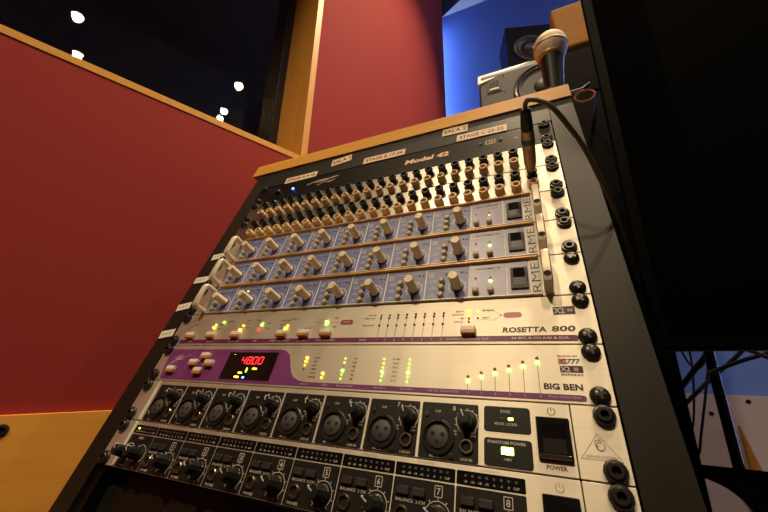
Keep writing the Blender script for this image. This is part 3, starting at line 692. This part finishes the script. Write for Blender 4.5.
HANDLE = handle_mesh()
HHOLE = MB().lathe(0, 0, [(3.0, 0), (0.05, 0.05)], 14).mesh('handle_screw', 'hole')
LIT = {(1, 5): 'led_yellow', (0, 1): 'led_yellow'}
POS = {0: 'lowest of the three blue-panelled', 1: 'middle of the three blue-panelled', 2: 'uppermost of the three blue-panelled'}
for r in range(3):
    t = unit(4+r, 'blue_preamplifier', POS[r] + ' rack units with beige knobs and handles', 'brushed_bright', 'brushed', 214.0)
    screws(t, 'hex', 'cross' if r == 0 else 'hex')
    for a, b, nm in ((0.5, 2.4, 'lower_lip'), (41.4, 43.8, 'upper_lip')):
        MB().rbox(-203, 205.5, a, b, 0, 2.5 if a < 1 else 3.5, 0.5, 0.6).build(nm, 'lip_cream' if a < 1 else 'lip_reflect', t)
    LT = MB()
    for k in range(8):
        b0 = -211 + 44.2*k; b1 = b0+44.2
        if k == 0: a0 = b0+4
        else: a0 = b0
        MB().rbox(a0+0.5, b1-0.5, 2.9, 40.2, 0, 0.3, 0.3, 0.1).build('channel_field', 'blue_print', t)
        kx = b0+32.6
        o = pmm('gain_knob', PK, t, kx, 16.2, 0.3, R(random.uniform(-100, 60)))
        pmm('knob_collar', COLLAR, t, kx, 16.2, 0.2)
        for y in (6.2, 15.0, 23.4): pmm('push_button', PB_, t, b0+17.2, y, 0.3)
        led(t, LIT.get((r, k), 'led_off_red'), b0+21, 31.9, 1.1)
        led(t, 'led_off_red', b0+28, 33.0, 1.0); led(t, 'led_off_green', b0+37, 33.0, 1.1); led(t, 'led_off_green', b0+41, 32, 0.9)
        LT.line([(b0+0.2, 3.0), (b0+0.2, 40.2)], 1.2, 0.4, 0)
        LT.line([(b0+9, 35.6), (b1-3, 35.6)], 0.35, 0.4, 0)
        LT.line([(b0+3.2, 29.6), (b0+7.8, 29.6), (b0+7.8, 35), (b0+3.2, 35), (b0+3.2, 29.6)], 0.5, 0.4, 0); text(LT, str(k+1), b0+5.5, 30.6, 3.0, 0, z=0.4)
        for y in (6.2, 15, 23.4):
            LT.line([(b0+4, y), (b0+12, y)], 0.4, 0.4, 0); text(LT, {6.2: 'PAD', 15: '48V', 23.4: 'LO CUT'}[y], b0+8, y+1.2, 1.5, 0, z=0.4)
        arc(LT, kx, 16.2, 8.2, -40, 220, 10, 0.4, 0.4, 0)
        for q in range(9):
            an = R(-40+32.5*q); LT.line([(kx+8.4*math.cos(an), 16.2+8.4*math.sin(an)), (kx+9.8*math.cos(an), 16.2+9.8*math.sin(an))], 0.5, 0.4, 0)
    LT.line([(142.7, 3), (142.7, 40.2)], 1.2, 0.4, 0)
    MB().rbox(143.4, 176.2, 2.9, 40.2, 0, 0.3, 0.3, 0.1).build('output_field', 'grey_blue', t)
    MB().rbox(177.6, 196.6, 2.9, 40.2, 0, 0.3, 0.3, 0.1).build('switch_field', 'grey_blue', t)
    MB().rbox(197.0, 206.4, 2.6, 40.2, 0, 0.35, 0.3, 0.1).build('logo_strip', 'bright_print', t)
    LT.line([(177, 3), (177, 38.6)], 1.4, 0.4, 0); LT.line([(143.4, 31.8), (176.2, 31.8)], 0.5, 0.4, 0)
    text(LT, 'OCTAMIC D', 160, 33.6, 2.4, 1, w=24, z=0.4)
    for x in (148.6, 162.4):
        pmm('push_button', SQB, t, x, 9.0, 0.3); LT.line([(x, 11.5), (x, 22)], 0.4, 0.4, 0)
        led(t, 'led_off_green', x, 24.0, 1.1)
    led(t, 'led_greenlit' if r < 2 else 'led_yellow', 162.4, 19.8, 1.5 if r < 2 else 0.8)
    power_switch(t, 180.6, 195.2, 8.4, 32.4, 'black_rubber', 'black_plastic')
    text(LT, 'RME', 205.2, 4.6, 6.8, 1, 'l', w=32, z=0.5, rot=math.pi/2, bold=-0.014)
    tag(LT.build('lettering', ['bright_print', 'black_print'], t), kind='stuff')
    for x in (-209.5, 210.8):
        h = pmm('handle', HANDLE, t, x, 0, 0)
        if x > 0:
            pmm('handle_screw', HHOLE, h, 0, 9.5, 20.06)

# ------------------------------------------------------------------ units 7-8: patch bays, unit 9: black panel
JB = MB(); JB.lathe(0, 0, [(5.9, 0.1), (5.9, 1.4), (4.9, 2.0), (4.9, 6.0), (5.5, 6.8), (5.5, 8.8), (4.9, 9.6), (3.3, 9.6), (3.0, 4.0)], 12, cap1=False); JB = JB.mesh('jack_socket', 'black_plastic', True)
JT = MB(); JT.lathe(0, 0, [(5.7, 0.1), (5.7, 1.0), (5.3, 1.5), (5.2, 8.8), (4.8, 9.6), (3.3, 9.6), (3.0, 4.0)], 14, cap1=False); JT = JT.mesh('jack_socket', 'beige_jack', True)
JH = MB().lathe(0, 0, [(3.0, 4.2), (0.1, 4.2)], 10).mesh('jack_hole', 'hole')
for r in range(2):
    t = unit(7+r, 'patch_bay', ('lower' if r == 0 else 'upper') + ' of two patch bays with rows of black and beige jacks', 'silver_plate', None)
    screws(t)
    for k in range(24):
        x = -199.4 + 17.83*k
        for y, me in ((28.6, JB), (9.4, JT)):
            o = pmm('jack_socket', me, t, x, y); pmm('jack_hole', JH, o, 0, 0)
t9 = unit(9, 'black_patch_unit', 'black rack unit with gold lettering and a blue light above the jack rows', 'black_anod', None)
screws(t9)
LT = MB()
text(LT, 'Model 42', 43, 18.6, 10.4, 0, 'l', w=66, shear=0.12, bold=0.045)
LT.line([(-134, 24), (-112, 31), (-95, 30.5), (-101, 28.6), (-118, 26.2), (-96, 26.4), (-74, 32), (-86, 31.8), (-108, 27)], 0.9, 0.2, 0); LT.line([(-112, 17), (-98, 23), (-88, 21), (-78, 24), (-90, 19)], 0.9, 0.2, 0)
LT.line([(160, 23.6), (171.5, 23.6), (171.5, 32), (160, 32), (160, 23.6)], 1.1, 0.2, 0); LT.line([(163, 26), (168.5, 26), (168.5, 29.6), (163, 29.6)], 0.9, 0.2, 0)
text(LT, 'IN', 198.5, 23.5, 3.0, 0, bold=0.02)
tag(LT.build('lettering', ['tape'], t9), kind='stuff')
led(t9, 'led_blue', -162, 22.5, 2.0)
KN = MB().lathe(0, 0, [(5.2, 0.1), (5.2, 4.0), (4.2, 5.2), (0.1, 5.4)], 16).mesh('push_button', 'black_plastic', True)
pmm('push_button', KN, t9, -193.5, 20.5, 0.0)
for x in (152.8, 178.7):
    pmm('panel_screw', MB().lathe(0, 0, [(2.4, 0.05), (2.2, 1.0), (1.0, 1.2), (0.1, 0.7)], 12).mesh('panel_screw', 'screw_black', True), t9, x, 28.4)

# ------------------------------------------------------------------ patch cable plugged into the last jack
pc = thing('patch_cable', 'bronze jack plug with green ring and dark cable plugged in beside the screws', 'cable', W(209.7, 338.5, 0), RACKROT)
pl = MB(); pl.lathe(0, 0, [(3.2, 9.0), (3.2, 13.0)], 14, cap0=True); pl.build('plug_tip', 'gold_ring', pc, True)
MB().lathe(0, 0, [(4.6, 12), (5.6, 16), (6.2, 20), (6.4, 46)], 20).build('plug_body', 'bronze', pc, True)
MB().lathe(0, 0, [(6.7, 46), (6.8, 47), (6.8, 51), (6.7, 52)], 20, cap0=True).build('green_ring', 'green_band', pc, True)
MB().lathe(0, 0, [(6.4, 52), (6.5, 54), (6.3, 62)], 20).build('rear_sleeve', 'bronze', pc, True)
MB().lathe(0, 0, [(6.1, 62), (5.6, 72), (4.8, 82), (4.2, 84), (3.4, 85)], 20).build('rubber_boot', 'black_rubber', pc, True)
MB().rbox(-1.6, 1.6, -6.75, -6.0, 0, 17, 0.3, 0.2).build('size_mark', 'orange_print', pc, loc=(0, 0, 0.024))
CP = [(209.7, 338.5, 84), (210.2, 336, 91), (213, 330, 97), (221, 323, 98), (231, 314, 93), (242, 303, 78), (253, 291, 60), (262, 274, 40), (271, 263, 18), (283, 256, -25), (298, 250, -75), (322, 238, -125), (380, 220, -170), (470, 190, -210)]
def smooth_path(P, sub=5):
    P = [Vector(q) for q in P]; out = []
    for i in range(len(P)-1):
        a, b, c, d = P[max(i-1, 0)], P[i], P[i+1], P[min(i+2, len(P)-1)]
        for k in range(sub):
            t_ = k/sub
            out.append(0.5*((2*b) + (c-a)*t_ + (2*a-5*b+4*c-d)*t_*t_ + (3*b-a-3*c+d)*t_**3))
    return out + [P[-1]]
MB().tube([q - Vector((209.7, 338.5, 0)) for q in smooth_path(CP)], 2.3, 10).build('cord', 'cable_grey', pc, True)

# ------------------------------------------------------------------ microphone standing on the rack top
TOPZ = W(0, 523.5, 0).z
MX, MY = CAM.x+0.062, CAM.y+0.530
mic = thing('microphone', 'handheld microphone with round wire grille standing upright on the rack top', 'microphone', (MX, MY, TOPZ))
hz = 0.105
MB().lathe(0, 0, [(13, 4), (13.5, 30), (15, 70), (17, 106), (18.4, 120), (19, 126)], 24).build('handle', 'black_plastic', mic, True)
MB().lathe(0, 0, [(19, 125), (20.6, 127), (21.6, 130), (21.6, 131.5)], 28).build('collar', 'bronze', mic, True)
prof = [(21.4, 131), (24.6, 137), (26.6, 144), (27.0, 150)] + [(27*math.cos(R(a)), 152 + 26*math.sin(R(a))) for a in range(8, 90, 10)] + [(0.3, 178.3)]
MB().lathe(0, 0, prof, 28).build('grille', 'grille', mic, True)
MB().lathe(0, 0, [(27.0, 146.5), (27.6, 147.5), (27.6, 149.6), (27.0, 150.8)], 28, cap1=False).build('grille_band', 'bronze', mic, True)
mic.rotation_euler = (R(3), R(2.2), 0)
mcl = thing('microphone_clip', 'black microphone clip with two bright screws on the rack top', 'clip', (MX-0.003, MY, TOPZ))
MB().lathe(0, 0, [(24, 0.3), (24, 8), (19, 12), (18.5, 60), (17, 60.5), (16.6, 12)], 24, cap0=False, cap1=False).build('clip_sleeve', 'black_rubber', mcl, True)
for x in (-22, 22):
    mb = MB(); mb.lathe(0, 0, [(4.6, -3), (4.6, 3), (3.6, 4), (0.2, 4.2)], 14); me = mb.mesh('clip_screw', 'chrome', True); me.transform(Matrix.Rotation(math.pi/2, 4, 'X'))
    pmm('clip_screw', me, mcl, x, -3, 62)
    mb = MB(); mb.rbox(-2.5, 2.5, -3, 3, 8, 60, 0.6, 0.4); o = mb.build('clip_arm', 'black_plastic', mcl); o.location.x = x*0.00098

# ------------------------------------------------------------------ loudspeakers on a wall shelf
def shelf(name, x0, x1, y0, y1, z, label):
    t = thing(name, label, 'shelf', ((x0+x1)/2, YB, z))
    mb = MB(1); cx = (x0+x1)/2; mb.box(x0-cx, x1-cx, y0-YB, 0, -0.022, 0); mb.build('board', 'black_laminate', t)
    for s in (x0-cx+0.05, x1-cx-0.07):
        mb = MB(1); mb.add([(s, 0, -0.022), (s, y0-YB+0.05, -0.022), (s, 0, -0.25), (s+0.02, 0, -0.022), (s+0.02, y0-YB+0.05, -0.022), (s+0.02, 0, -0.25)],
                           [(0, 1, 2), (3, 5, 4), (0, 3, 4, 1), (1, 4, 5, 2), (2, 5, 3, 0)]); mb.build('bracket', 'black_laminate', t)
D1 = 1.16
zb1 = CAM.z + 0.945
shelf('wall_shelf', CAM.x-0.16, CAM.x+0.36, CAM.y+D1-0.01, YB, zb1, 'black wall shelf carrying the silver loudspeaker')
def yplate(mb_):                                  # lathe/rbox built facing +z -> facing -y
    return Matrix.Rotation(math.pi/2, 4, 'X')
def facing(mb, name, mats, parent, x, y, z, smooth=True):
    me = mb.mesh(name, mats, smooth); me.transform(Matrix.Rotation(math.pi/2, 4, 'X')); return place(name, me, parent, (x, y, z))
sp = thing('loudspeaker', 'silver and grey studio loudspeaker lying on its side above the rack', 'loudspeaker', (CAM.x+0.085, CAM.y+D1, zb1))
mb = MB(); mb.rbox(-208, 208, 0, 199, -270, 0, 6, 2); facing(mb, 'cabinet', 'speaker_silver', sp, 0, 0, 0, False)
mb = MB()
a = rrect(-208, 208, 0, 200, 8, 4); b = rrect(-200, 204, 6, 172, 14, 4)
mb.loops([[(x, y, 0) for x, y in a], [(x, y, 3) for x, y in a], [(x, y, 14) for x, y in b]]); facing(mb, 'baffle', 'speaker_grey', sp, 0, 0, 0, False)
mb = MB(); mb.add([(-209, 201, 4), (-209, 146, 20), (-10, 201, 4), (-209, 140, 3)], [(0, 1, 2), (3, 2, 1), (0, 3, 1), (0, 2, 3)]); facing(mb, 'lit_corner', 'speaker_silver', sp, 0, 0, 0.0, False)  # silver wedge shaped to show the grey baffle's corner as lamplit
wx, wz_ = 22, 62
mb = MB(); mb.lathe(wx, wz_, [(104, 13), (104, 18), (98, 21), (94, 20), (90, 15)], 40, cap1=False); facing(mb, 'woofer_ring', 'cone_ring', sp, 0, 0, 0)
mb = MB(); mb.lathe(wx, wz_, [(92, 15), (84, 20), (76, 15), (62, 11), (36, 4)], 40, cap1=False); facing(mb, 'woofer_cone', 'cone', sp, 0, 0, 0)
mb = MB(); mb.lathe(wx, wz_, [(37, 4), (34, 13), (24, 20), (12, 24), (0.2, 25)], 30); facing(mb, 'dust_cap', 'cone', sp, 0, 0, 0)
tw = MB(); tw.rbox(-176, -122, 92, 150, 13, 17, 4, 1); tw = facing(tw, 'tweeter_plate', 'speaker_grey', sp, 0, 0, 0, False)
mb = MB(); mb.rbox(-167, -131, 100, 144, 17, 17.6, 1, 0.2); facing(mb, 'tweeter_recess', 'hole', tw, 0, 0, 0, False)
for k in range(5):
    mb = MB(); mb.rbox(-165+7*k, -161.5+7*k, 112, 143, 17.6, 20, 0.5, 0.5); facing(mb, 'tweeter_fin', 'cone_ring', tw, 0, 0, 0, False)
mb = MB(); mb.rbox(-166, -132, 101, 110, 17.6, 19, 0.6, 0.4); facing(mb, 'tweeter_mark', 'speaker_silver', tw, 0, 0, 0, False)
for kx, kz in ((150, 150), (166, 112)):
    mb = MB(); mb.lathe(kx, kz, [(11, 14), (11, 22), (9, 24), (0.2, 24.3)], 18); facing(mb, 'control_knob', 'black_plastic', sp, 0, 0, 0)
mb = MB(); mb.lathe(136, 156, [(4, 14), (3, 16), (0.1, 17)], 12); facing(mb, 'power_light', 'led_blue', sp, 0, 0, 0)
for kx, kz in ((-186, 160), (-186, 80), (-112, 160), (-112, 84)):
    mb = MB(); mb.lathe(kx, kz, [(3.5, 13), (3, 15.5), (0.1, 15.8)], 10); facing(mb, 'baffle_screw', 'screw_black', sp, 0, 0, 0)
D2 = 1.46; zb2 = CAM.z + 1.385
shelf('wall_shelf', CAM.x-0.02, CAM.x+0.32, CAM.y+D2-0.005, YB, zb2, 'upper black wall shelf carrying the black loudspeaker')
sb = thing('loudspeaker', 'black loudspeaker with a round cone behind the microphone', 'loudspeaker', (CAM.x+0.145, CAM.y+D2+0.045, zb2), (0, 0, R(17)))
mb = MB(); mb.rbox(-152, 152, 0, 330, -150, 0, 4, 2); facing(mb, 'cabinet', 'speaker_black', sb, 0, 0, 0, False)
mb = MB(); mb.lathe(-40, 176, [(82, 0.2), (82, 5), (76, 8), (70, 7), (66, 2)], 36, cap1=False); facing(mb, 'cone_surround', 'cone_ring', sb, 0, 0, 0)
mb = MB(); mb.lathe(-40, 176, [(68, 2), (64, 6), (56, 3), (30, -6)], 36, cap1=False); facing(mb, 'cone', 'cone', sb, 0, 0, 0)
mb = MB(); mb.lathe(-40, 176, [(36, 0.5), (30, 8), (16, 14), (0.2, 16)], 26); facing(mb, 'dome', 'cone_ring', sb, 0, 0, 0)
mb = MB(); mb.lathe(-128, 166, [(14, 0.2), (14, 2), (11, 3), (10, -6), (0.2, -6)], 20); facing(mb, 'port', 'hole', sb, 0, 0, 0)

# ------------------------------------------------------------------ tall side post with wooden cap, big screen on its stand
post = thing('side_post', 'dark upright post with a wooden cap darkened for weak light behind the big screen', 'post', RC(0.16, 0.77, -CAM.z))
def postquad(zl, zh, y0, y1, inset=0.0):
    def xl(z): return 0.158 + (0.109-0.158)*(z+0.0)/0.88 if z > 0 else 0.158
    v = []
    for z in (zl, zh):
        a = xl(z)-0.16; b = 0.206-0.16
        v += [(a, y0, z+CAM.z), (b, y0, z+CAM.z), (b, y1, z+CAM.z), (a, y1, z+CAM.z)]
    return MB(1).add(v, [(3, 2, 1, 0), (4, 5, 6, 7), (0, 1, 5, 4), (1, 2, 6, 5), (2, 3, 7, 6), (3, 0, 4, 7)])
postquad(-CAM.z, 0.745, -0.02, 0.03).build('post_body', 'post_black', post)
o = postquad(0.745, 0.880, -0.025, 0.035).build('wooden_cap', 'wood_dim', post)
bv = o.modifiers.new('bevel', 'BEVEL'); bv.width = 0.006; bv.segments = 3
# small hook and ring hanging at the post
hk = thing('cable_hook', 'small metal hook with a brown ring beside the rack top corner', 'hook', RC(0.098, 0.60, 0.49))
MB(1).tube([(-0.02, -0.005, 0.0), (0.0, 0, 0.004), (0.02, 0.006, 0.010), (0.035, 0.01, 0.022)], 0.0028, 8).build('hook', 'chrome', hk, True)
ringp = [(0.022 + 0.016*math.cos(2*math.pi*i/20), 0.004, -0.008 + 0.012*math.sin(2*math.pi*i/20)) for i in range(21)]
MB(1).tube(ringp, 0.002, 6).build('ring', 'brick_red', hk, True)
MB(1).box(0.03, 0.075, 0.008, 0.016, 0.005, 0.035).build('hook_plate', 'post_black', hk)
MB(1).tube([(0.05, 0.012, 0.02), (0.052, 0.08, 0.02), (0.055, 0.15, 0.02)], 0.004, 8).build('hook_rod', 'black_plastic', hk, True)

sa = R(-18); SD = Vector((math.cos(sa), math.sin(sa), 0)); EDGE = RC(0.0985, 0.415, 0.0218)
scr = thing('big_screen', 'large black flat screen seen from behind at the right', 'screen', EDGE, (0, 0, sa))
mb = MB(1); mb.box(0, 1.12, 0.0, 0.026, 0, 0.66); o = mb.build('front_shell', 'post_black', scr); bv = o.modifiers.new('bevel', 'BEVEL'); bv.width = 0.003; bv.segments = 2
mb = MB(1)
a = [(0.012, 0.012), (1.108, 0.012), (1.108, 0.648), (0.012, 0.648)]; b = [(0.06, 0.05), (1.06, 0.05), (1.06, 0.61), (0.06, 0.61)]
mb.loops([[(x, 0.0, z) for x, z in a], [(x, -0.022, z) for x, z in b]], 0, False, True); mb.build('back_shell', 'screen_back', scr)
for k in range(10):
    MB(1).box(0.25+0.06*k, 0.29+0.06*k, -0.0245, -0.0221, 0.54, 0.546).build('vent_slot', 'hole', scr)
# the stand
PX = RC(0.238, 0.715, 0)
st = thing('screen_stand', 'black pole stand with flared foot under the big screen', 'stand', (PX.x, PX.y, 0))
zp = CAM.z - 0.133
MB(1).lathe(0, 0, [(0.0068, zp+0.002), (0.0068, CAM.z+0.36)], 20, cap0=True).build('pole', 'black_gloss', st, True)
MB(1).rbox(-0.066, 0.085, -0.010, 0.010, zp-0.003, zp+0.002, 0.008, 0.0006).build('cross_bar', 'black_gloss', st)
web = [(-0.066, zp-0.003)] + [(-0.064 + 0.068*math.sin(R(q)), zp-0.005-0.052*(1-math.cos(R(q)))) for q in range(0, 91, 10)] + [(0.004, 0.012), (0.026, 0.012)]
web += [(0.026 + 0.058*(1-math.sin(R(q))), zp-0.005-0.052*(1-math.cos(R(q)))) for q in range(90, -1, -10)] + [(0.086, zp-0.003)]
n = len(web); mb = MB(1); mb.loops([[(x, -0.006, z) for x, z in web], [(x, 0.006, z) for x, z in web]]); mb.build('arched_bracket', 'black_gloss', st)
MB(1).lathe(0, 0, [(0.16, 0.0), (0.16, 0.012), (0.03, 0.02)], 36, cap0=True).build('foot', 'black_gloss', st, True)
arm = MB(1); q0 = EDGE + SD*0.42 + Vector((0, 0, 0.33)) - Vector((PX.x, PX.y, 0))
arm.tube([(0, 0, CAM.z+0.34), (q0.x*0.5, q0.y*0.5, CAM.z+0.35), (q0.x - SD.y*0.028, q0.y + SD.x*0.028, q0.z+0.0)], 0.012, 10).build('mount_arm', 'black_gloss', st, True)
# loose black cables below the screen
def px_ray(px, py):
    d = Vector((px-384, -(py-256), -341.333)); return (camo.matrix_world.to_3x3() @ d)
def at(px, py, D):
    r = px_ray(px, py); return CAM + r*(D/r.y)
def loose(pts, r, label):
    P = smooth_path([at(*q) for q in pts], 5); o0 = P[0].copy()
    t = tag(MB(1).tube([q-o0 for q in P], r, 8).build('loose_cable', 'cable_black', None, True, loc=o0), label, 'cable', 'loose cables below the screen'); return t
loose([(676, 394, 0.80), (683, 385, 0.78), (696, 368, 0.76), (706, 355, 0.74), (712, 335, 0.70)], 0.0042, 'thick black cable slanting up from the post to the screen')
loose([(676, 412, 0.80), (686, 403, 0.79), (712, 378, 0.80), (738, 355, 0.80), (760, 330, 0.80)], 0.0034, 'black cable crossing in front of the stand pole towards the screen')
loose([(708, 374, 0.66), (722, 368, 0.66), (744, 360, 0.66), (768, 353, 0.66), (800, 340, 0.66)], 0.0028, 'black cable running right just under the screen edge')
loose([(688, 345, 0.86), (692, 365, 0.86), (694, 400, 0.86), (692, 430, 0.86), (680, 448, 0.84)], 0.0018, 'thin black cable hanging nearest the dark post')
loose([(711, 340, 0.88), (709, 360, 0.88), (705, 400, 0.88), (701, 435, 0.88), (698, 456, 0.88), (684, 474, 0.86)], 0.0022, 'thin black cable hanging left of the stand pole')
loose([(680, 348, 0.84), (688, 362, 0.84), (696, 368, 0.84), (702, 366, 0.84), (712, 350, 0.82)], 0.0018, 'short thin black loop tucked under the screen corner')
